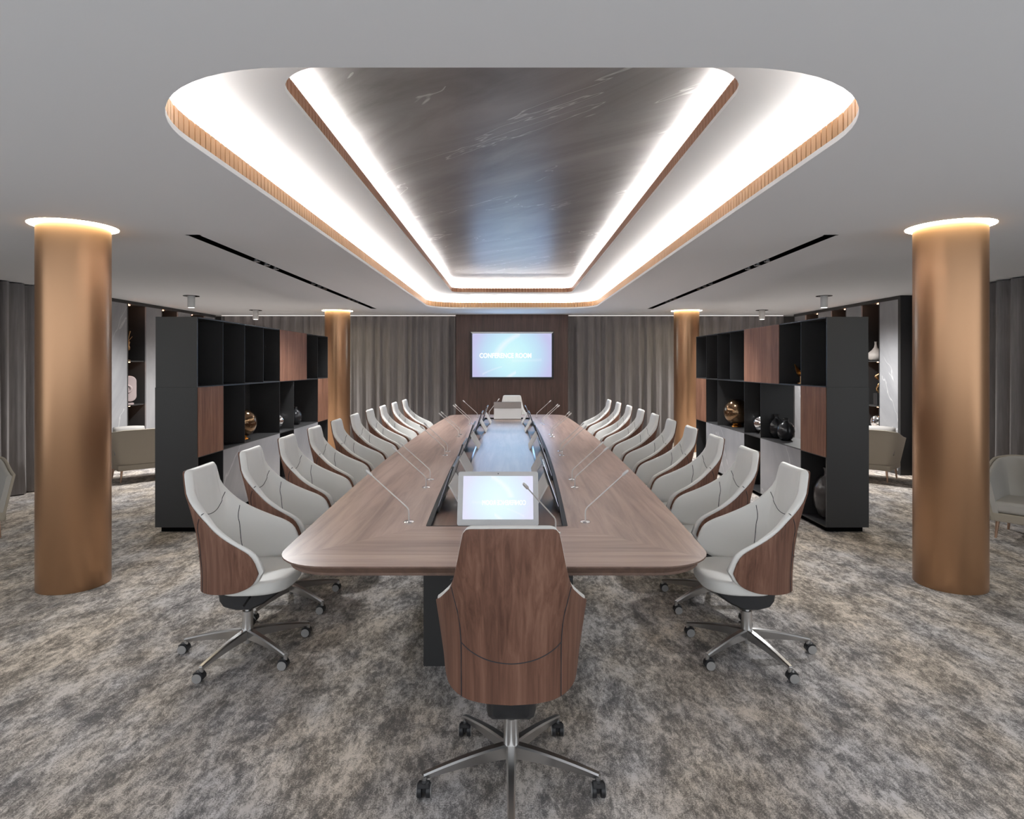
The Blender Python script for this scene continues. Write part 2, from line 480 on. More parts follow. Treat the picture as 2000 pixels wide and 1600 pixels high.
COLS = [(-3.30, 4.67), (3.30, 4.67), (-3.36, 11.93), (3.36, 11.93)]
RO, RI = 0.29, 0.236
def circ(cx, cy, r, n=48): return [(cx + r * math.cos(2 * PI * i / n), cy + r * math.sin(2 * PI * i / n)) for i in range(n)]
open1 = rrect(-1.513, 1.513, 2.168, 11.45, 0.72, 0.55)
open2 = rrect(-1.0535, 1.0535, 2.63, 10.98, 0.30, 0.18)
slots = [[(s * 2.555 - 0.048, 4.98), (s * 2.555 + 0.048, 4.98), (s * 2.555 + 0.048, 11.45), (s * 2.555 - 0.048, 11.45)] for s in (-1, 1)]
mb = MB()
mb.prism([(XL, YB), (XR, YB), (XR, YF), (XL, YF)], [open1] + slots + [circ(x, y, RO) for x, y in COLS], Z1, Z1 + 0.026, 0, 0, 1)
struct(mb.build('ceiling', ['ceiling', 'lip'], smooth=False))
# white tray above the first opening: its plate and the upright wall of the light trough
o1 = rrect(-1.513 - 0.17, 1.513 + 0.17, 2.168 - 0.17, 11.45 + 0.17, 0.80, 0.66)
mb = MB().prism(o1, [open2], Z2, Z2 + 0.02, 0, 0, 1)
mb.grid([[(x, y, Z1 + 0.026) for x, y in o1], [(x, y, Z2) for x, y in o1]], cv=True)
struct(mb.build('ceiling_tray', ['tray', 'lip'], smooth=False))
o2 = rrect(-1.0535 - 0.15, 1.0535 + 0.15, 2.63 - 0.15, 10.98 + 0.15, 0.40, 0.30)
mb = MB().prism(o2, [], Z3, Z3 + 0.03, 0)
mb.grid([[(x, y, Z2 + 0.02) for x, y in o2], [(x, y, Z3) for x, y in o2]], cv=True, mi=1)
struct(mb.build('ceiling_marble', ['marble_top', 'tray'], smooth=False))

def walk(loop, step):
    pts = [Vector((x, y, 0)) for x, y in loop]; n = len(pts)
    L = sum((pts[(i + 1) % n] - pts[i]).length for i in range(n))
    k = round(L / step); st = L / k
    out = []; acc = 0.0; target = 0.0
    for i in range(n):
        a, b = pts[i], pts[(i + 1) % n]; d = (b - a).length
        while target < acc + d - 1e-9 and len(out) < k:
            out.append((a.lerp(b, (target - acc) / d), (b - a).normalized())); target += st
        acc += d
    return out

def fascia(loop, z0, h, name, step=0.052, w=0.0215, dep=0.019, mat='gold'):
    mb = MB()
    for p, t in walk(loop, step):
        nrm = Vector((t.y, -t.x, 0))
        mb.obox((p.x + nrm.x * dep, p.y + nrm.y * dep, z0 + h / 2), t * w, nrm * dep, (0, 0, h / 2))
    n = len(loop)
    outw = []
    for i, (x, y) in enumerate(loop):
        a, b_ = Vector(loop[i - 1]), Vector(loop[(i + 1) % n]); t = (b_ - a).normalized()
        outw.append((x + t.y * (2 * dep + 0.001), y - t.x * (2 * dep + 0.001)))
    mb.grid([[(x, y, z0) for x, y in outw], [(x, y, z0 + h - 0.006) for x, y in outw]], cv=True, mi=1)  # added board hides the light strip, gap glow put into its colour
    return struct(mb.build(name, [mat, 'gap_glow'], smooth=False))
fascia(open1, Z1 + 0.026, 0.088, 'trim_1')
fascia(open2, Z2 + 0.02, 0.070, 'trim_2', 0.052, 0.0222, 0.017, 'gold_shaded')

def strip(loop_in, loop_out, z, name, mat):
    a = MB().grid([[(x, y, z) for x, y in loop_in], [(x, y, z) for x, y in loop_out]], cv=True)
    return a.build(name, mat, smooth=False)
def off(x, y0, y1, d, rn, rf): return rrect(-x - d, x + d, y0 - d, y1 + d, rn + d, rf + d)
t1 = strip(off(1.513, 2.168, 11.45, 0.075, 0.72, 0.55), off(1.513, 2.168, 11.45, 0.105, 0.72, 0.55), Z1 + 0.106, 'cove_light', 'cove1')
tag(t1, 'white light strip hidden behind the copper slats of the outer ceiling recess', 'light')
t2 = strip(off(1.0535, 2.63, 10.98, 0.06, 0.30, 0.18), off(1.0535, 2.63, 10.98, 0.09, 0.30, 0.18), Z2 + 0.083, 'cove_light', 'cove2')
tag(t2, 'white light strip hidden behind the copper slats around the grey marble ceiling panel', 'light')

# ------------------------------------------------------------------ columns
cl = ['round copper column nearest the camera on the left', 'round copper column nearest the camera on the right',
      'round copper column at the far end of the left shelving divider', 'round copper column at the far end of the right shelving divider']
for (x, y), lb in zip(COLS, cl):
    c = empty('copper_column', (x, y, 0))
    MB().lathe([(0.236, 0.0), (0.238, 0.004), (0.238, Z1 + 0.04)], seg=72).build('shaft', 'copper', c, ang=40)
    rg = MB()
    a, b_ = circ(0, 0, 0.24, 48), circ(0, 0, RO - 0.001, 48)
    rg.grid([[(p[0], p[1], Z1 + 0.006) for p in a], [(p[0], p[1], Z1 + 0.006) for p in b_]], cv=True)
    r = rg.build('ring_light', 'ring', c, smooth=False)
    r['label'] = 'glowing ring around the column top'
    rc = MB().grid([[(p[0], p[1], Z1 + 0.003) for p in b_], [(p[0], p[1], Z1 + 0.05) for p in b_]], cv=True)
    rc.build('ring_collar', 'lip', c, smooth=False)
    tag(c, lb, 'column', 'copper columns')

# ------------------------------------------------------------------ recessed light slots
def track(s, lb):
    t = empty('recessed_track', (s * 2.555, 8.2, Z1))
    h = MB().box(-0.06, 0.06, -3.25, 3.28, 0.09, 0.10).box(-0.0475, -0.045, -3.218, 3.248, 0.0, 0.09).box(0.045, 0.0475, -3.218, 3.248, 0.0, 0.09)
    h.box(-0.06, 0.06, -3.25, -3.22, 0, 0.09).box(-0.06, 0.06, 3.25, 3.28, 0, 0.09)
    h.build('channel', 'void', t, smooth=False)
    for y in (-2.0, -1.75, -1.5, -0.25, 0.0, 0.25, 1.5, 1.75, 2.0):
        MB().lathe([(0.0, -0.008), (0.032, -0.008), (0.034, -0.004), (0.034, 0.09)], (0, y, 0), 20).build('spot_head', 'blackgloss', t)
    for y in (-1.75, 0.0, 1.75):
        ld = bpy.data.lights.new('track_beam', 'SPOT'); ld.energy = TRACK * (0.42 if y < -1 else 0.62); ld.spot_size = 1.45 if y < -1 else 2.2; ld.spot_blend = 1.0; ld.shadow_soft_size = 0.12
        ld.color = (0.98, 0.99, 1.0)
        lo = bpy.data.objects.new('track_beam', ld); COL.objects.link(lo); lo.parent = t; lo.location = (0, y + 0.12, -0.03)
        lo.rotation_euler = (-0.75 if y < -1 else 0, s * 0.35, 0)
    tag(t, lb, 'track light', 'recessed spot tracks')
track(-1, 'long black recessed spotlight slot in the ceiling left of the lit recess')
track(1, 'long black recessed spotlight slot in the ceiling right of the lit recess')

def downlight(x, y, lb):
    d = empty('ceiling_downlight', (x, y, Z1))
    MB().lathe([(0.115, 0.0), (0.115, -0.006), (0.03, -0.006)], seg=32).build('mounting_ring', 'blackgloss', d)
    MB().lathe([(0.052, 0.0), (0.052, -0.172), (0.047, -0.178), (0.044, -0.178), (0.044, -0.165), (0.0, -0.165)], seg=32, caps=False).build('lamp_body', 'white_lamp', d)
    MB().lathe([(0.0435, -0.176), (0.0, -0.1762)], seg=24, caps=False).build('lens', 'lampglow', d, smooth=False)
    ld = bpy.data.lights.new('downlight_beam', 'SPOT'); ld.energy = SPOT; ld.spot_size = 2.8; ld.spot_blend = 1.0; ld.shadow_soft_size = 0.12
    ld.color = (1.0, 0.99, 0.97)
    lo = bpy.data.objects.new('beam', ld); COL.objects.link(lo); lo.parent = d; lo.location = (0, 0, -0.2)
    tag(d, lb, 'ceiling light', 'white cylinder downlights')
downlight(-4.83, 9.33, 'white cylinder downlight on the left ceiling, the nearer of two')
downlight(-4.87, 11.77, 'white cylinder downlight on the left ceiling, the farther of two')
downlight(4.70, 9.33, 'white cylinder downlight on the right ceiling, the nearer of two')
downlight(4.75, 11.77, 'white cylinder downlight on the right ceiling, the farther of two')

# ------------------------------------------------------------------ curtains
def curtain(p0, p1, name, lb, seed, z1=Z1 - 0.012, amp=0.045):
    rnd = random.Random(seed)
    p0, p1 = Vector((*p0, 0)), Vector((*p1, 0)); L = (p1 - p0).length; t = (p1 - p0) / L; nr = Vector((-t.y, t.x, 0))
    n = int(L / 0.012)
    ph = 0.0; rows_b = []; rows_t = []
    fr = 1 / 0.19
    jit = [rnd.uniform(0.7, 1.45) for _ in range(int(L / 0.13) + 8)]
    am = [rnd.uniform(0.45, 1.15) for _ in range(int(L / 0.13) + 8)]
    top = []; bot = []
    for i in range(n + 1):
        s = L * i / n
        k = int(ph)
        if i: ph += (L / n) * fr / jit[min(int(ph), len(jit) - 1)]
        k = min(int(ph), len(am) - 2); fz = ph - k
        a_ = am[k] * (1 - fz) + am[k + 1] * fz
        w = math.sin(2 * PI * ph)
        w = math.copysign(abs(w) ** 0.75, w)
        d = amp * a_ * w + 0.01 * math.sin(2 * PI * ph * 2.3 + 1)
        top.append(p0 + t * s + nr * d * 0.75); bot.append(p0 + t * (s + 0.012 * math.sin(ph * 3.1)) + nr * d * 1.1)
    rows = []
    for j in range(7):
        f = j / 6
        rows.append([(a.lerp(b, 1 - f).x, a.lerp(b, 1 - f).y, 0.012 + (z1 - 0.012) * f) for a, b in zip(top, bot)])
    c = (p0 + p1) / 2
    rows = [[(x - c.x, y - c.y, z) for x, y, z in r] for r in rows]
    o = MB().grid(rows).build(name, 'curtain', loc=(c.x, c.y, 0), ang=80)
    sm = o.modifiers.new('thick', 'SOLIDIFY'); sm.thickness = 0.006
    tag(o, lb, 'curtain', 'grey brown drapes')
    return o
curtain((-6.15, 13.1), (-1.19, 13.1), 'curtain', 'grey-brown pleated floor-length curtain on the far wall left of the screen', 1)
curtain((1.19, 13.1), (5.75, 13.1), 'curtain', 'grey-brown pleated floor-length curtain on the far wall right of the screen', 2)
curtain((-6.25, 3.2), (-6.25, 9.05), 'curtain', 'dark grey pleated curtain on the left side wall beyond the near copper column', 3, amp=0.06)
curtain((5.98, 3.2), (5.98, 9.18), 'curtain', 'grey pleated curtain on the right side wall beyond the near copper column', 4, amp=0.05)
def led(x0, x1, lb):
    c = (x0 + x1) / 2
    o = MB().box(x0 - c, x1 - c, -0.006, 0.006, -0.008, 0.0).build('ceiling_light_line', 'led', loc=(c, 13.025, Z1), smooth=False)
    tag(o, lb, 'light', 'light lines over the far curtains')
led(-6.1, -1.19, 'thin bright light line where the far left curtain meets the ceiling')
led(1.19, 5.7, 'thin bright light line where the far right curtain meets the ceiling')

# ------------------------------------------------------------------ screen wall
tag(MB().box(-1.155, 1.155, 0, 0.55, 0, Z1).build('wall_panel', 'wall_wood', loc=(0, 12.78, 0), smooth=False),
    'dark walnut panelled wall section carrying the large screen', 'wall panel')
tv = empty('presentation_screen', (0, 12.779, 1.848))
MB().box(-0.855, 0.855, -0.09, 0.0, -0.487, 0.487).build('housing', 'black_plastic', tv, smooth=False, bevel=0.006)
MB().box(-0.812, 0.812, -0.004, 0.004, -0.446, 0.446).build('display', 'tv', tv, loc=(0, -0.094, 0), smooth=False)
tb = MB()
tb.add([(-0.85, -0.012, 0.478), (0.85, -0.012, 0.478), (0.815, -0.008, 0.446), (-0.815, -0.008, 0.446), (-0.85, 0.0, 0.478), (0.85, 0.0, 0.478), (0.815, 0.0, 0.446), (-0.815, 0.0, 0.446)],
       [(0, 1, 2, 3), (4, 5, 6, 7), (0, 4, 5, 1), (3, 2, 6, 7), (0, 3, 7, 4), (1, 5, 6, 2)])
tb.build('top_glow_rim', 'lip', tv, loc=(0, -0.09, 0), smooth=False)  # white paint imitates a pale glow strip along the screen's upper edge
def lettering(txt, width, height, parent, loc, flip=1, rot=(PI / 2, 0, 0), fat=0.003):
    cu = bpy.data.curves.new('lettering', 'FONT'); cu.body = txt; cu.size = 0.2; cu.offset = fat; cu.extrude = 0.002
    ob = bpy.data.objects.new('lettering', cu); COL.objects.link(ob)
    dg = bpy.context.evaluated_depsgraph_get(); dg.update()
    me = bpy.data.meshes.new_from_object(ob.evaluated_get(dg))
    COL.objects.unlink(ob); bpy.data.objects.remove(ob)
    xs = [v.co.x for v in me.vertices]; ys = [v.co.y for v in me.vertices]
    sx = width / (max(xs) - min(xs)); sy = height / (max(ys) - min(ys)); cx = (max(xs) + min(xs)) / 2; cy = (max(ys) + min(ys)) / 2
    for v in me.vertices:
        v.co.x = (v.co.x - cx) * sx * flip; v.co.y = (v.co.y - cy) * sy
    me.materials.clear(); me.materials.append(M['text'])
    o = bpy.data.objects.new('lettering', me); COL.objects.link(o)
    o.parent = parent; o.location = loc; o.rotation_euler = rot
    return o
lettering('CONFERENCE ROOM', 1.06, 0.10, tv, (-0.134, -0.101, -0.005))
tag(tv, 'large wall screen reading CONFERENCE ROOM on the walnut wall', 'screen')
tvl = bpy.data.lights.new('screen_glow', 'AREA'); tvl.shape = 'RECTANGLE'; tvl.size = 1.6; tvl.size_y = 0.88; tvl.energy = 7; tvl.color = (0.34, 0.60, 1.0)
tvo = bpy.data.objects.new('screen_glow', tvl); COL.objects.link(tvo); tvo.parent = tv; tvo.location = (0, -0.11, 0); tvo.rotation_euler = (-PI / 2, 0, 0)

# ------------------------------------------------------------------ table
L = 4.246
hwt = lambda y: 1.125 - 0.095 * (y / 3.87) ** 2
hwo = lambda y: 0.462 - 0.066 * (y / 3.55) ** 2
table = empty('conference_table', (TX, TY, 0))
outer = boat(L, hwt, 0.27)
inner = boat(3.553, hwo, 0.012, 3)
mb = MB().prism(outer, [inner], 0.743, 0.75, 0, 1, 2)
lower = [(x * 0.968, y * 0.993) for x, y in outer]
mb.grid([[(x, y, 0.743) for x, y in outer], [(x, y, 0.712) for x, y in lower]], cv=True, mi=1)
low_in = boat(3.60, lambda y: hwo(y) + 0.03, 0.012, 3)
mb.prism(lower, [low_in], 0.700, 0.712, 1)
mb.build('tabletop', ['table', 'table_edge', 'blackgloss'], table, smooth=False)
mb = MB().prism(inner, [boat(3.547, lambda y: hwo(y) - 0.028, 0.012, 3)], 0.690, 0.7515, 0)
mb.build('black_rim', 'rim', table, smooth=False)
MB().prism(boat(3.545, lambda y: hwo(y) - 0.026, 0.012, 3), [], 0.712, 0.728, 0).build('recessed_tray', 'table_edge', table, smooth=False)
hwi = lambda y: 0.302 - 0.0080 * y * y
isl = boat(3.15, hwi, 0.02, 4)
big = [(x * 1.03 + math.copysign(0.012, x), y * 1.003) for x, y in isl]
MB().prism(big, [], 0.728, 0.738, 0).build('island_shadow_gap', 'blackgloss', table, smooth=False)
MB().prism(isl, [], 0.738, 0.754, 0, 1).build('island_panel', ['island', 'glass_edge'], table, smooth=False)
MB().box(-0.40, 0.42, -3.62, 3.62, 0.0, 0.700).build('pedestal', 'blackmetal', table, smooth=False, bevel=0.004)
tag(table, 'long boat-shaped oak conference table with a recessed centre on a black plinth', 'table')

# ------------------------------------------------------------------ flip-up monitors
def make_monitor():
    m = empty('flip_up_monitor', (0, 0, 0))          # the screen faces local -y
    ln = Vector((0, 0.10, 0.288)); u = ln.normalized(); nr = Vector((0, -u.z, u.y))   # nr: out of the screen
    rot = math.atan2(0.10, 0.288)
    def panel(name, w, z0, z1, y0, y1, mat, bev=0.0, rr=0.0):
        if rr:
            lp = rrect(-w / 2, w / 2, z0, z1, rr, rr, 6)
            mb = MB()
            vs = [(x, y0, z) for x, z in lp] + [(x, y1, z) for x, z in lp]; n = len(lp)
            mb.add(vs, [tuple(range(n)), tuple(range(n, 2 * n))[::-1]]); mb.add(vs, [(i, (i + 1) % n, n + (i + 1) % n, n + i) for i in range(n)], 1)
        else:
            mb = MB().box(-w / 2, w / 2, y0, y1, z0, z1)
        o = mb.build(name, mat, m, smooth=False)
        o.rotation_euler = (-rot, 0, 0)
        return o
    panel('screen_panel', 0.462, 0, 0.305, 0.0, 0.012, ['bezel', 'black_plastic'], rr=0.012)
    d = panel('display', 0.402, -0.1225, 0.1225, -0.002, 0.0, 'mon')
    d.location = u * 0.157
    panel('webcam', 0.006, 0.290, 0.296, -0.001, 0.0, 'black_plastic')
    a = ln * 0.60 + Vector((0, 0.018, 0)); f = Vector((0, 0.17, 0.006))
    mid = (a + f) / 2; ax = (f - a) / 2; th = ax.cross(Vector((1, 0, 0))).normalized() * 0.004
    MB().obox(mid, (0.228, 0, 0), ax, th).build('support_panel', 'alu', m, smooth=False)
    return m
mon0 = make_monitor()
ZM = 0.752
for sd, sn in ((-1, 'left'), (1, 'right')):
    for i, dy in enumerate((-2.92, -1.84, -0.22, 1.41, 2.58)):
        o = copy_tree(mon0)
        y = TY + dy
        o.location = (TX + sd * (hwo(dy) - 0.030), y, 0.729)
        o.rotation_euler = (0, 0, -PI / 2 if sd < 0 else PI / 2)
        nth = ['nearest the camera', 'second from the camera', 'in the middle', 'second from the far end', 'nearest the far end'][i]
        tag(o, f'grey flip-up monitor in the {sn} side of the table recess, {nth}', 'monitor', 'flip-up monitors along the table recess')
mon0.location = (-0.08, TY - 3.51, ZM - 0.01)
ltr = lettering('CONFERENCE ROOM', 0.248, 0.026, mon0, (0.035, 0.038, 0.122), flip=-1, rot=(PI / 2 - math.atan2(0.10, 0.288), 0, 0), fat=0.0)
ltr['label'] = 'white mirror-reversed lettering'
tag(mon0, 'flip-up monitor with a lit screen and reversed lettering at the near table end', 'monitor')
o = copy_tree(mon0)
for ch in [x for x in COL.objects if x.parent == o and x.name.startswith('lettering')]: pass
o.location = (-0.075, TY + 3.51, ZM - 0.01); o.rotation_euler = (0, 0, PI)
tag(o, 'flip-up monitor seen from its plain grey back at the far table end', 'monitor')

# ------------------------------------------------------------------ gooseneck microphones
def make_mic():
    m = empty('gooseneck_microphone', (0, 0, 0))      # leans towards local +x
    MB().lathe([(0.0, 0), (0.030, 0), (0.030, 0.004), (0.026, 0.008), (0.008, 0.010), (0.0, 0.010)], seg=28).build('base', 'mirror', m)
    pts = [(0, 0, 0.008), (0, 0, 0.060), (0.003, 0, 0.075), (0.012, 0, 0.088), (0.215, 0, 0.272)]
    MB().tube(pts, [0.0045, 0.004, 0.004, 0.004, 0.0032], 10).build('stem', 'alu', m)
    d = Vector((0.203, 0, 0.184)).normalized(); p = Vector((0.21, 0, 0.268))
    MB().tube([p, p + d * 0.008, p + d * 0.04, p + d * 0.048], [0.0045, 0.0085, 0.0085, 0.004], 12).build('capsule', 'alu', m)
    return m
mic0 = make_mic()
first = True
ords = ['first', 'second', 'third', 'fourth', 'fifth', 'sixth', 'seventh', 'eighth', 'ninth', 'tenth']
def place_mic(x, y, rz, lb, grp='gooseneck microphones on the table'):
    global first
    o = mic0 if first else copy_tree(mic0); first = False
    o.location = (x, y, 0.750); o.rotation_euler = (0, 0, rz)
    tag(o, lb, 'microphone', grp)
    return o
for sd, sn in ((-1, 'left'), (1, 'right')):
    for i, dy in enumerate((-3.47, -2.47, -2.16, -0.86, -0.58, 0.73, 0.95, 2.26, 2.48, 3.50)):
        xr = 0.503 + 0.085 * (1 - (dy / 3.5) ** 2)
        place_mic(TX + sd * xr, TY + dy, 0 if sd > 0 else PI, f'thin silver gooseneck microphone, {ords[i]} from the camera along the {sn} side of the table')
place_mic(0.233, TY - 3.70, -PI / 2 - 0.80, 'gooseneck microphone at the near table end crossing the lit monitor')
place_mic(TX * 2 - 0.233, TY + 3.86, PI / 2 - 0.80, 'gooseneck microphone at the far table end beside the back of a monitor')

# ------------------------------------------------------------------ conference chair
SX = [0, .2, .4, .5, .6, .7, .82, 1.0]
fx = pchip(SX, [0, .078, .152, .186, .219, .246, .268, .296])
fy = pchip(SX, [-.225, -.219, -.196, -.170, -.130, -.075, .02, .20])
fzt = pchip([0, .40, .46, .49, .52, .56, .60, .66, .74, .84, .92, .96, .985, 1.0], [1.070, 1.070, 1.066, 1.05, 1.00, .935, .88, .825, .770, .715, .677, .647, .606, .555])
fzb = pchip([0, .5, .72, .84, .92, .97, 1.0], [.405, .410, .418, .430, .456, .492, .545])
def chair_pt(s, z, t, ds=1.0):
    """point of the back shell: s in -1..1 around the shell, t inward distance"""
    a = min(abs(s), 1.0); sg = 1 if s >= 0 else -1
    e = 0.01
    x, y = fx(a), fy(a)
    x1, y1 = fx(min(a + e, 1)), fy(min(a + e, 1)); x0, y0 = fx(max(a - e, 0)), fy(max(a - e, 0))
    tx, ty = x1 - x0, y1 - y0; q = math.hypot(tx, ty) or 1
    nx, ny = -ty / q, tx / q
    if a < e: nx, ny = 0, 1
    zz = max(z - 0.52, 0)
    lean = -0.100 * zz * (1 + zz * 0.35)
    wgt = 1 - min(max((a - 0.55) / 0.3, 0), 1)
    flat = -0.0
    flare = min(max((a - 0.66) / 0.22, 0), 1) * max(z - 0.45, 0) * 0.15
    if t > 0.0075: t = 0.0075 + (t - 0.0075) * (1 - 0.52 * min(max((a - 0.55) / 0.28, 0), 1))
    X = (x + nx * t + flare) * sg
    Y = y + ny * t + lean * wgt
    # the tall back flattens slightly towards its top
    Y += (-0.045 * min(1, max(0, (z - 0.70) / 0.25))) * ((min(a, 0.56) / 0.5) ** 2) * wgt
    return Vector((X, Y, z))

def shell_mesh(mb, pt, zt, zb, t0, t1, smax, nu, nv, mi=0, top_off=0.0, rnd=None):
    rows = []
    rnd = (t1 - t0) / 2 if rnd is None else rnd
    for i in range(nu + 1):
        q = -1 + 2 * i / nu
        q = 0.55 * q + 0.45 * math.sin(q * PI / 2)
        # denser sampling where the rim drops steeply
        s = q * smax
        a = abs(q)
        top = zt(a) + top_off; bot = zb(a) - (top_off if top_off > 0 else -top_off) * 0.3
        if top - bot < 0.012: top = bot + 0.012
        r = min(rnd, (top - bot) * 0.4)
        tm = (t0 + t1) / 2; hr = (t1 - t0) / 2
        ring = []
        for j in range(nv + 1): ring.append((t0, bot + r * 0.5 + (top - r - bot - r * 0.5) * j / nv))
        for j in range(1, 6):
            an = PI - PI * j / 6; ring.append((tm + hr * math.cos(an), top - r + r * math.sin(an)))
        for j in range(nv + 1): ring.append((t1, top - r + (bot + r * 0.5 - top + r) * j / nv))
        ring.append((tm, bot))
        rows.append([pt(s, z, t) for t, z in ring])
    mb.grid(rows, cv=True, mi=mi, cap0=True, cap1=True)

def surf_tube(mb, f, n, r, mi):
    mb.tube([f(i / n) for i in range(n + 1)], r, 6, mi)

def make_chair():
    c = empty('conference_chair', (0, 0, 0))
    # walnut outer shell
    mb = MB()
    shell_mesh(mb, chair_pt, lambda a: fzt(min(a + 0.012 * (1 if a < 0.8 else max(0, (0.95 - a) / 0.15)), 1.0)), fzb, 0.0, 0.007, 0.975, 72, 8, 0, -0.003, 0.004)
    for sg in (-1, 1):
        sv = pchip([.40, .60, .70, .78, .82], [.5, .5, .52, .575, .615])
        surf_tube(mb, lambda q: chair_pt(sg * sv(.412 + .408 * q), .412 + .408 * q, -0.0005), 16, 0.0022, 1)
    surf_tube(mb, lambda q: chair_pt((-1 + 2 * q) * .5, .560 + .058 * (-1 + 2 * q) ** 2, -0.0005), 24, 0.0020, 1)
    mb.build('outer_shell', ['walnut', 'seam'], c, ang=50)
    # padded inner shell
    mb = MB()
    shell_mesh(mb, chair_pt, fzt, lambda a: fzb(a) + 0.012, 0.0075, 0.053, 1.0, 80, 10, 0, 0.004, 0.02)
    surf_tube(mb, lambda q: chair_pt((-1 + 2 * q) * .555, .800 + .088 * abs(-1 + 2 * q) ** 2, 0.0535), 26, 0.0020, 1)
    for sg in (-1, 1):
        sv = pchip([0, .3, .7, 1], [.645, .60, .60, .625])
        surf_tube(mb, lambda q: chair_pt(sg * sv(q), .802 - .29 * q, 0.0535), 18, 0.0020, 1)
        surf_tube(mb, lambda q: chair_pt(sg * (.640 - .01 * q), .842 + 0.004 * math.sin(q * PI), 0.002 + 0.046 * q), 8, 0.0022, 1)
    mb.build('padded_backrest', ['leather', 'seam'], c, ang=60)
    # seat cushion
    mb = MB()
    def outline(k, n=56):
        pts = []
        for i in range(n):
            a = 2 * PI * i / n
            cx, cy = math.cos(a), math.sin(a)
            e = 2.8
            x = math.copysign(abs(cx) ** (2 / e), cx) * 0.245
            y = math.copysign(abs(cy) ** (2 / e), cy) * (0.228 if cy > 0 else 0.20) + 0.055
            if y < 0: x *= 1 - 0.35 * min(1, (-y / 0.16)) ** 1.6
            pts.append((x * k, 0.055 + (y - 0.055) * k))
        return pts
    rows = []
    for k, z in ((0.92, .404), (0.965, .407), (0.992, .416), (1.0, .430), (1.0, .452), (0.99, .466), (0.965, .475), (0.88, .480), (0.55, .481), (0.2, .479), (0.02, .478)):
        rows.append([(x, y, z - 0.010 * max(0, (y - 0.12) / 0.18) ** 2 * (1 if z > .44 else 0.4)) for x, y in outline(k)])
    mb.grid(rows, cv=True, cap0=True, cap1=True)
    mb.build('seat', 'leather', c, ang=60)
    # tilt mechanism
    mb = MB()
    rows = []
    for y, zb_, w in ((-0.145, .345, .050), (-0.130, .306, .068), (-0.10, .284, .088), (-0.03, .270, .098), (0.05, .274, .100), (0.12, .305, .092), (0.20, .362, .080), (0.225, .385, .06)):
        rows.append([(-w, y, .398), (-w, y, zb_ + .012), (-w * .8, y, zb_), (w * .8, y, zb_), (w, y, zb_ + .012), (w, y, .398)])
    mb.grid(rows, cv=True, cap0=True, cap1=True)
    mb.tube([(0.10, 0.06, 0.365), (0.235, 0.07, 0.352), (0.25, 0.07, 0.352)], [0.006, 0.006, 0.010], 8)
    mb.build('tilt_mechanism', 'black_plastic', c, bevel=0.004)
    # gas column
    MB().lathe([(0.0, 0.055), (0.022, 0.055), (0.022, 0.12), (0.031, 0.125), (0.029, 0.240), (0.026, 0.243), (0.015, 0.243), (0.015, 0.28), (0, 0.28)], seg=28, caps=False).build('gas_column', 'chrome', c)
    # star base: five tapering legs
    for k in range(5):
        a = math.radians(-90 + 72 * k)
        rows = []
        for f in np.linspace(0, 1, 12):
            r = 0.022 + (0.355 - 0.022) * f
            ztop = 0.137 - 0.008 * f - 0.045 * f ** 1.6
            h = 0.038 * (1 - f) ** 0.9 + 0.021
            w = 0.021 - 0.008 * f
            sec = [(-w * .62, ztop), (w * .62, ztop), (w, ztop - 0.006), (w * .55, ztop - h), (-w * .55, ztop - h), (-w, ztop - 0.006)]
            rows.append([(r * math.cos(a) - p * math.sin(a), r * math.sin(a) + p * math.cos(a), z) for p, z in sec])
        mb = MB().grid(rows, cv=True, cap0=True, cap1=True)
        ex, ey = 0.350 * math.cos(a), 0.350 * math.sin(a)
        mb.lathe([(0.011, 0.050), (0.011, 0.078)], (ex, ey, 0), 14)
        leg = mb.build('base_leg', 'chrome', c, ang=30)
        cx, cy = ex, ey - 0.012
        mw = MB()
        for sx in (-1, 1):
            mw.lathe([(0.012, -0.009), (0.024, -0.0085), (0.0265, -0.006), (0.0265, 0.006), (0.024, 0.0085), (0.012, 0.009)], (cx + sx * 0.0165, cy, 0.0265), 24, 0, True, 'x')
            mw.lathe([(0.0, 0.0), (0.0242, 0.0), (0.0242, 0.0015), (0.0, 0.0016)] if sx > 0 else [(0.0, 0.0), (0.0242, 0.0), (0.0242, -0.0015), (0.0, -0.0016)], (cx + sx * (0.0165 + 0.0092), cy, 0.0265), 24, 1, False, 'x')
        # hood over the twin wheels
        hood = []
        for j in range(9):
            an = math.radians(-10 + 150 * j / 8)
            hood.append([(cx - 0.020, cy + 0.031 * math.cos(an), 0.027 + 0.031 * math.sin(an)), (cx + 0.020, cy + 0.031 * math.cos(an), 0.027 + 0.031 * math.sin(an)),
                         (cx + 0.020, cy + 0.027 * math.cos(an), 0.027 + 0.027 * math.sin(an)), (cx - 0.020, cy + 0.027 * math.cos(an), 0.027 + 0.027 * math.sin(an))])
        mw.grid(hood, cv=True, cap0=True, cap1=True)
        mw.box(cx - 0.006, cx + 0.006, cy - 0.012, cy + 0.016, 0.02, 0.058)
        mw.build('caster', ['black_plastic', 'disc'], leg, ang=40)
    return c
chair0 = make_chair()
chair0.location = (-0.003, 2.487, 0)
tag(chair0, 'white and walnut swivel chair in the foreground, its wooden back to the camera', 'chair')
far = copy_tree(chair0); far.location = (0.0, 11.56, 0); far.rotation_euler = (0, 0, PI)
tag(far, 'white swivel chair at the far table end below the wall screen', 'chair')
CP, C0 = 0.752, 3.562
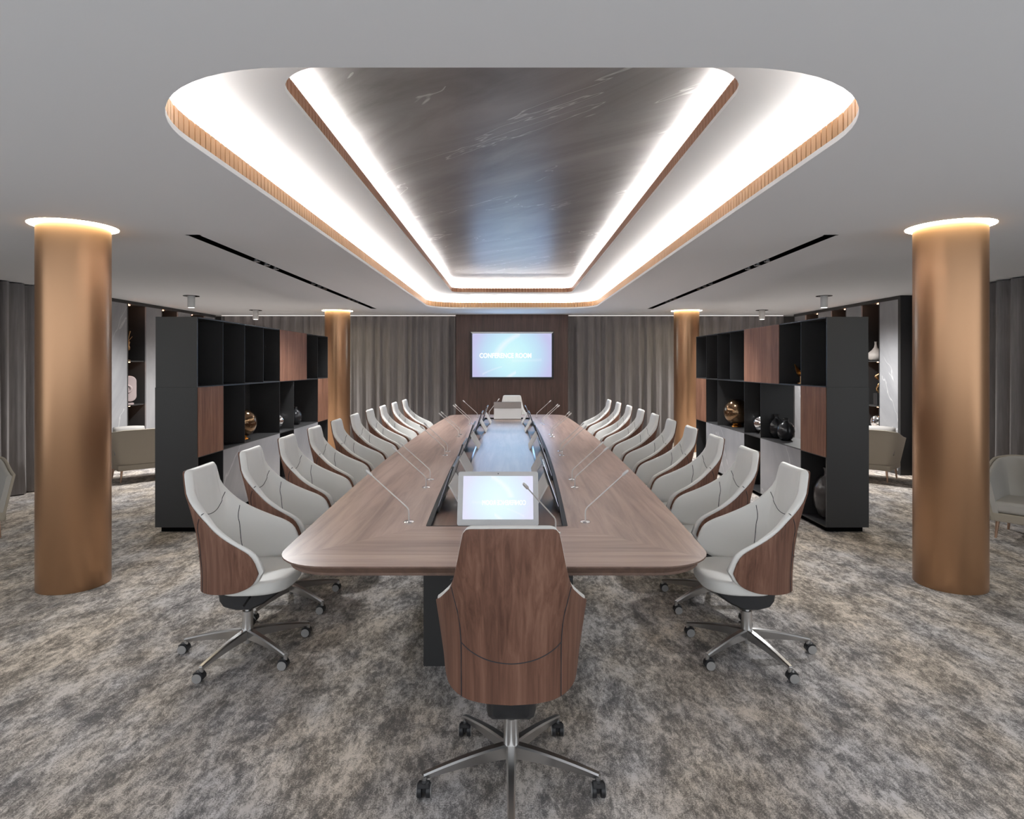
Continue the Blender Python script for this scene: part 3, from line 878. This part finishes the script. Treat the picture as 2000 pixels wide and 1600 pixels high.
for sd, sn in ((-1, 'left'), (1, 'right')):
    for i in range(10):
        y = C0 + CP * i
        o = copy_tree(chair0)
        x = TX + sd * (hwt(y - TY) + 0.385)
        o.location = (x, y, 0)
        o.rotation_euler = (0, 0, -PI / 2 + math.radians(1.5) if sd < 0 else PI / 2 - math.radians(1.5))
        place = ords[i] + ' from the camera' if i < 9 else 'last towards the far wall'
        tag(o, f'white walnut-shelled swivel chair, {place} in the {sn} side row', 'chair', 'chairs in the side rows')

# ------------------------------------------------------------------ shelving dividers
MODY0, MODL = 6.09, 0.538
ZR = [0.055, 0.741, 1.43, 2.123]
def divider(sd, lb, solid, marb, open_dbl, extra_dark):
    d = empty('shelving_divider', (sd * 3.297, MODY0, 0))
    hx = 0.207
    xin = -sd * hx                      # local x of the face towards the table
    xs = lambda a, b: (min(a, b), max(a, b))
    y_end = MODL * 8
    f = MB()
    f.box(-hx, hx, -0.008, 0.012, ZR[0], ZR[2] - 0.001)
    f.box(-hx + 0.004, hx - 0.004, -0.006, 0.012, ZR[2], ZR[3])
    f.box(-hx, hx, y_end - 0.012, y_end, ZR[0], ZR[3])
    for z in ZR:
        f.box(-hx, hx, 0.012, y_end - 0.012, z - (0.006 if z < 2 else 0.012), z + (0.008 if z < 2 else 0.0))
    f.build('carcass', 'blackmetal', d, smooth=False)
    MB().box(-hx + 0.03, hx - 0.03, 0.05, y_end - 0.04, 0, ZR[0] - 0.008).build('plinth', 'void', d, smooth=False)
    for row in range(3):
        for k in range(1, 8):
            if (row, k) in open_dbl: continue
            MB().box(-hx + 0.001, hx - 0.001, MODL * k - 0.003, MODL * k + 0.003, ZR[row] + 0.008, ZR[row + 1] - 0.008).build('upright', 'blackmetal', d, smooth=False)
    for (row, k0, k1) in solid:
        a, b_ = xs(xin + sd * 0.02, xin - sd * 0.004)
        MB().box(a, b_, MODL * k0 + 0.002, MODL * k1 - 0.002, ZR[row] + 0.002, ZR[row + 1] - 0.002).build('wood_panel', 'panel_wood', d, smooth=False)
        MB().box(-hx, hx, MODL * k0 + 0.006, MODL * k1 - 0.006, ZR[row] + 0.01, ZR[row + 1] - 0.01)
    for (row, k0, k1) in marb:
        a, b_ = xs(xin + sd * 0.02, xin - sd * 0.002)
        MB().box(a, b_, MODL * k0 + 0.002, MODL * k1 - 0.002, ZR[row] + 0.002, ZR[row + 1] - 0.002).build('marble_panel', 'marble', d, smooth=False)
    for (row, k0, k1) in extra_dark:      # closed backs on the lounge side
        a, b_ = xs(-xin - sd * 0.02, -xin)
        MB().box(a, b_, MODL * k0 + 0.006, MODL * k1 - 0.006, ZR[row] + 0.008, ZR[row + 1] - 0.008).build('back_panel', 'blackmetal', d, smooth=False)
    tag(d, lb, 'shelving')
    return d
divider(-1, 'tall black shelving divider with walnut and marble panels on the left side',
        [(2, 4, 6), (1, 0, 1), (1, 7, 8)], [(0, 1, 4), (0, 5, 7)], {(2, 5), (1, 3), (0, 2), (0, 3), (0, 6), (1, 6)},
        [(2, 0, 1), (2, 1, 4), (2, 6, 8), (1, 1, 4), (1, 4, 7), (0, 0, 1), (0, 4, 5), (0, 7, 8)])
divider(1, 'tall black shelving divider with walnut and marble panels on the right side',
        [(2, 2, 4), (1, 0, 1), (1, 7, 8)], [(0, 1, 3), (0, 4, 7)], {(2, 3), (1, 2), (1, 5), (0, 2), (0, 5), (0, 6)},
        [(2, 0, 2), (2, 4, 8), (1, 3, 7), (0, 0, 1), (0, 3, 4), (0, 7, 8)])

# ------------------------------------------------------------------ ornaments on the dividers
ZS = ZR[1] + 0.008
def globe(x, y, r, mat, name, lb, foot=True, z=ZS, foot_mat='orange'):
    g = empty(name, (x, y, z))
    MB().ball((0, 0, r + 0.022), r, 40, 26).build('globe', mat, g, ang=60)
    MB().lathe([(0.0, 0), (r * 0.42, 0), (r * 0.40, 0.010), (r * 0.30, 0.028), (r * 0.20, 0.030), (0, 0.030)], seg=28, caps=False).build('foot', foot_mat, g)
    tag(g, lb, 'ornament')
    return g
globe(-3.29, 7.55, 0.172, 'copperball', 'copper_globe', 'large bronze glass globe in the middle shelf of the left divider')
globe(3.29, 9.05, 0.19, 'copperball', 'copper_globe', 'large bronze glass globe in the middle shelf of the right divider')
globe(-3.29, 8.66, 0.10, 'mirror', 'chrome_globe', 'small mirrored silver globe in the left divider behind the bronze globe', foot_mat='blackgloss')
globe(3.29, 8.15, 0.115, 'mirror', 'chrome_globe', 'small mirrored silver globe in the right divider beside the dark vases', foot_mat='blackgloss')
globe(3.29, 10.16, 0.10, 'mirror', 'chrome_globe', 'mirrored silver globe in the top shelf at the far end of the right divider', z=ZR[2] + 0.008, foot_mat='blackgloss')
def vase(x, y, z, r, h, mat, name, lb, neck=0.3, group=None):
    prof = [(r * 0.45, 0), (r * 0.62, h * 0.03), (r * 0.92, h * 0.22), (r, h * 0.42), (r * 0.93, h * 0.60), (r * 0.66, h * 0.76), (r * neck, h * 0.84), (r * neck * 0.92, h * 0.92), (r * neck * 1.2, h), (r * neck * 0.95, h), (r * neck * 0.7, h * 0.9)]
    o = MB().lathe(prof, seg=36).build(name, mat, loc=(x, y, z), ang=60)
    tag(o, lb, 'vase', group)
vase(3.28, 7.42, ZS, 0.100, 0.265, 'darkclay', 'dark_vase', 'black round vase in the right divider, the front one of the pair')
vase(3.27, 7.66, ZS, 0.092, 0.29, 'darkclay', 'dark_vase', 'black round vase in the right divider, standing behind its twin')
vase(-3.28, 9.38, ZS, 0.095, 0.27, 'darkclay', 'dark_vase', 'black round vase in the middle shelf of the left divider')
vase(3.30, 6.44, ZR[0] + 0.01, 0.155, 0.52, 'smoke', 'floor_vase', 'big smoky round vase in the bottom shelf at the near end of the right divider', 0.35)
def bird(x, y, z, lb):
    b = empty('bird_ornament', (x, y, z))
    MB().lathe([(0.0, 0), (0.035, 0), (0.035, 0.012), (0.006, 0.018), (0.005, 0.10), (0, 0.10)], seg=20, caps=False).build('stand', 'brass', b)
    mb = MB()
    mb.tube([(0, -0.11, 0.13), (0, -0.05, 0.12), (0, 0.0, 0.115), (0, 0.05, 0.13), (0, 0.10, 0.165), (0, 0.13, 0.175)], [0.002, 0.022, 0.034, 0.026, 0.016, 0.002], 12)
    mb.build('body', 'orange', b)
    for sx in (-1, 1):
        MB().tube([(sx * 0.01, 0.02, 0.13), (sx * 0.05, -0.01, 0.18), (sx * 0.09, -0.05, 0.22)], [0.018, 0.014, 0.002], 8).build('wing', 'orange', b)
    tag(b, lb, 'ornament')
bird(-3.27, 9.50, ZR[2] + 0.008, 'small amber metal bird in the top shelf of the left divider past the walnut panel')
bird(3.27, 7.02, ZR[2] + 0.008, 'small amber metal bird in the top shelf of the right divider near its front end')
o = MB().tube([(0, 0, 0), (0, 0, 0.02), (0, 0.0, 0.25), (0, 0.0, 0.44), (0, 0, 0.46)], [0.03, 0.014, 0.028, 0.010, 0.002], 16).build('tall_ornament', 'mirror', loc=(3.2, 8.98, ZR[2] + 0.008))
tag(o, 'slim dark silver spindle in the top shelf of the right divider', 'ornament')

# ------------------------------------------------------------------ wall shelving (bookcases) along the side walls
def bookcase(sd, xf, y0, mods, lb, depth=0.40):
    b = empty('display_shelving', (sd * xf, y0, 0))
    sx = lambda a: sd * a
    def bx(mb, a, c, ya, yb, za, zb):
        mb.box(min(sx(a), sx(c)), max(sx(a), sx(c)), ya, yb, za, zb); return mb
    yl = mods[-1][1] - y0
    f = MB()
    bx(f, 0.0, depth, 0.0, yl, Z1 - 0.055, Z1 - 0.002)
    bx(f, 0.0, depth, 0.0, yl, 0.0, 0.06)
    bx(f, depth - 0.02, depth, 0.0, yl, 0.06, Z1 - 0.055)
    bx(f, 0.0, depth, 0.0, 0.06, 0.06, Z1 - 0.055)
    f.build('frame', 'blackmetal', b, smooth=False)
    for ya, yb, kind in mods:
        a, c = ya - y0, yb - y0
        if kind == 'm':
            bx(MB(), 0.0, 0.022, a, c - 0.04, 0.06, Z1 - 0.055).build('marble_pier', 'marble', b, smooth=False)
            bx(MB(), 0.0225, 0.30, a + 0.001, c - 0.0405, 0.06, Z1 - 0.055).build('pier_core', 'blackmetal', b, smooth=False)
            bx(MB(), 0.008, 0.30, c - 0.04, c, 0.06, Z1 - 0.055).build('pier_return', 'blackmetal', b, smooth=False)
        elif kind == 'n':
            for z in (1.72, 1.0, 0.58):
                bx(MB(), 0.03, depth - 0.02, a, c, z - 0.02, z).build('shelf', 'blackmetal', b, smooth=False)
            for z in (Z1 - 0.06, 1.70, 0.98):
                o = bx(MB(), 0.05, 0.066, a + 0.10, a + 0.12, z - 0.008, z).build('shelf_light', 'warmdot', b, smooth=False)
                ld = bpy.data.lights.new('shelf_beam', 'POINT'); ld.energy = 0.6; ld.color = (1.0, 0.50, 0.30); ld.shadow_soft_size = 0.02
                lo = bpy.data.objects.new('shelf_beam', ld); COL.objects.link(lo); lo.parent = b
                lo.location = (sx(0.09), a + 0.11, z - 0.04)
    tag(b, lb, 'shelving')
    return b
LM = [(9.09, 10.02, 'm'), (10.02, 10.50, 'n'), (10.50, 11.0, 'm'), (11.0, 11.5, 'n'), (11.5, 12.0, 'm'), (12.0, 12.5, 'n'), (12.5, 12.97, 'm')]
bookcase(-1, 6.20, 9.09, LM, 'dark wall shelving with grey marble piers along the left wall')
RM = [(9.31, 9.81, 'm'), (9.81, 10.29, 'n'), (10.29, 10.79, 'm'), (10.79, 11.27, 'n'), (11.27, 11.77, 'm'), (11.77, 12.25, 'n'), (12.25, 12.75, 'm')]
bookcase(1, 5.80, 9.25, RM, 'dark wall shelving with grey marble piers along the right wall', 0.22 + 0.18)

# ornaments in the wall shelving
g = empty('violin_ornament', (-6.32, 10.17, 1.72))
MB().lathe([(0, 0), (0.05, 0), (0.05, 0.012), (0.008, 0.02), (0.006, 0.16), (0, 0.16)], seg=20, caps=False).build('stand', 'brass', g)
MB().tube([(0, 0.0, 0.15), (0, -.01, 0.18), (0, -.015, 0.22), (0, 0.0, 0.26), (0, 0.01, 0.31), (0, 0.02, 0.34)], [0.012, 0.05, 0.055, 0.034, 0.042, 0.012], 16).build('body', 'brass', g)
MB().tube([(0, 0.02, 0.33), (0, 0.06, 0.44), (0, 0.075, 0.49)], [0.010, 0.009, 0.016], 8).build('neck', 'brass', g)
MB().tube([(-0.03, -0.08, 0.20), (0.03, 0.09, 0.40)], 0.004, 6).build('bow', 'brass', g)
tag(g, 'thin brass violin-like figure on the upper shelf of the left wall shelving', 'ornament')
g = empty('disc_ornament', (-6.30, 10.14, 1.0))
lp = rrect(-0.13, 0.13, 0.05, 0.47, 0.09, 0.09, 8); n = len(lp)
mb = MB(); mb.add([(y * 0.30, -0.035, z) if False else (y, -0.035, z) for y, z in lp] + [(y, 0.035, z) for y, z in lp], [tuple(range(n)), tuple(range(n, 2 * n))[::-1]] + [(i, (i + 1) % n, n + (i + 1) % n, n + i) for i in range(n)])
mb.build('slab', 'pinkclay', g, smooth=False, bevel=0.012)
ringp = [(0.055 * math.cos(2 * PI * i / 24), -0.04, 0.26 + 0.055 * math.sin(2 * PI * i / 24)) for i in range(25)]
MB().tube(ringp, 0.018, 10).build('ring', 'pinkclay', g)
MB().box(-0.09, 0.09, -0.05, 0.05, 0.0, 0.03).box(-0.01, 0.01, -0.01, 0.01, 0.03, 0.06).build('stand', 'pinkclay', g, smooth=False)
g.rotation_euler = (0, 0, math.radians(38))
tag(g, 'pinkish rounded slab sculpture with a ring, on the lower left wall shelf', 'ornament')
g = empty('pale_vase', (5.93, 10.10, 1.72))
MB().lathe([(0.06, 0), (0.10, 0.02), (0.125, 0.07), (0.115, 0.12), (0.06, 0.17), (0.026, 0.215), (0.017, 0.26), (0.017, 0.295), (0.021, 0.31), (0.014, 0.31)], seg=32).build('body', 'paleclay', g, ang=60)
tag(g, 'pale speckled bottle vase on the upper shelf of the right wall shelving', 'vase')
g = empty('twisted_sculpture', (5.90, 9.96, 1.0))
MB().box(-0.06, 0.06, -0.06, 0.06, 0, 0.20).build('block', 'blackgloss', g, smooth=False, bevel=0.004)
MB().tube([(0.03 * math.cos(i * 0.9), 0.03 * math.sin(i * 0.9), 0.20 + 0.026 * i) for i in range(15)], [0.022 + 0.010 * math.sin(i * 1.4) for i in range(15)], 10).build('figure', 'brass', g)
tag(g, 'twisted copper figure on a black block in the right wall shelving', 'ornament')
g = empty('silver_globe', (5.94, 10.02, 0.58))
MB().ball((0, 0, 0.15), 0.13, 32, 20).build('globe', 'mirror', g, ang=60)
MB().lathe([(0.05, 0), (0.04, 0.03), (0, 0.03)], seg=20, caps=False).build('foot', 'blackgloss', g)
tag(g, 'mirrored silver globe on the lowest visible shelf of the right wall shelving', 'ornament')

# ------------------------------------------------------------------ armchairs
AS = [0, .3, .5, .62, .75, 1.0]
ax_ = pchip(AS, [0, .30, .425, .475, .487, .487])
ay_ = pchip(AS, [-.32, -.315, -.28, -.19, -.04, .30])
azt = pchip([0, .35, .6, .8, .93, 1.0], [.745, .742, .715, .655, .615, .60])
azb = pchip([0, 1.0], [.165, .165])
def arm_pt(s, z, t):
    a = min(abs(s), 1.0); sg = 1 if s >= 0 else -1; e = 0.01
    x, y = ax_(a), ay_(a); x1, y1 = ax_(min(a + e, 1)), ay_(min(a + e, 1)); x0, y0 = ax_(max(a - e, 0)), ay_(max(a - e, 0))
    tx, ty = x1 - x0, y1 - y0; q = math.hypot(tx, ty) or 1
    nx, ny = (-ty / q, tx / q) if a >= e else (0, 1)
    fl = (z - 0.165) / 0.58 * 0.120 - 0.085
    return Vector(((x + nx * (t - fl)) * sg, y + ny * (t - fl), z))
def make_armchair():
    c = empty('lounge_armchair', (0, 0, 0))
    mb = MB(); shell_mesh(mb, arm_pt, azt, azb, 0.0, 0.022, 1.0, 48, 8, 0, 0.0, 0.011)
    mb.build('outer_shell', 'beige', c, ang=60)
    mb = MB(); shell_mesh(mb, arm_pt, lambda a: azt(a) - 0.008, lambda a: 0.20, 0.022, 0.065, 0.992, 48, 8, 0, 0.0, 0.02)
    mb.build('inner_padding', 'beige_in', c, ang=60)
    MB().box(-0.42, 0.42, -0.26, 0.295, 0.165, 0.245).build('seat_frame', 'beige', c, smooth=False, bevel=0.01)
    MB().box(-0.40, 0.40, -0.20, 0.285, 0.246, 0.355).build('seat_cushion', 'beige_in', c, smooth=True, bevel=0.03, bseg=4)
    for x in (-0.365, 0.365):
        for y in (-0.21, 0.25):
            MB().tube([(x * 1.04, y * 1.04, 0.0), (x, y, 0.17)], [0.010, 0.017], 12).build('leg', 'brassleg', c)
    return c
ac = make_armchair()
def pillow(x, y, z, rz, tilt, lb):
    rows = []
    n = 20
    for i in range(n + 1):
        row = []
        for j in range(n + 1):
            u, v = -1 + 2 * i / n, -1 + 2 * j / n
            row.append((u * 0.21 * (1 - 0.06 * v * v), v * 0.21 * (1 - 0.06 * u * u), 0.075 * ((1 - u ** 4) * (1 - v ** 4)) ** 0.5))
        rows.append(row)
    mb = MB().grid(rows).grid([[(a, b, -c) for a, b, c in r] for r in rows])
    o = mb.build('pillow', 'pillow', loc=(x, y, z), ang=80)
    o.rotation_euler = (PI / 2 - tilt, 0, rz)
    tag(o, lb, 'cushion', 'silver grey pillows')
    return o
spots = [
    (5.14, 9.09, math.radians(-45), 'beige armchair behind the right divider, its rounded back to the camera'),
    (-5.36, 9.09, math.radians(45), 'beige armchair behind the left divider, its rounded back to the camera'),
    (5.06, 5.79, math.radians(130), 'pale armchair cut off by the right picture edge'),
    (-5.33, 5.79, math.radians(230), 'pale armchair cut off by the left picture edge'),
]
for i, (x, y, rz, lb) in enumerate(spots):
    o = ac if i == 0 else copy_tree(ac)
    o.location = (x, y, 0); o.rotation_euler = (0, 0, rz)
    tag(o, lb, 'armchair', 'lounge armchairs')
def inch(sp, dx, dy):
    x, y, rz = sp[:3]
    return x + dx * math.cos(rz) - dy * math.sin(rz), y + dx * math.sin(rz) + dy * math.cos(rz)
for sp, dx, lb in ((spots[0], 0.25, 'silver grey pillow in the armchair behind the right divider'), (spots[1], -0.25, 'silver grey pillow in the armchair behind the left divider'),
                   (spots[2], 0.0, 'grey pillow in the armchair at the right picture edge')):
    px, py = inch(sp, dx, -0.13)
    pz = 0.575 if sp is not spots[2] else 0.55
    pillow(px, py, pz, sp[2], 0.22, lb)
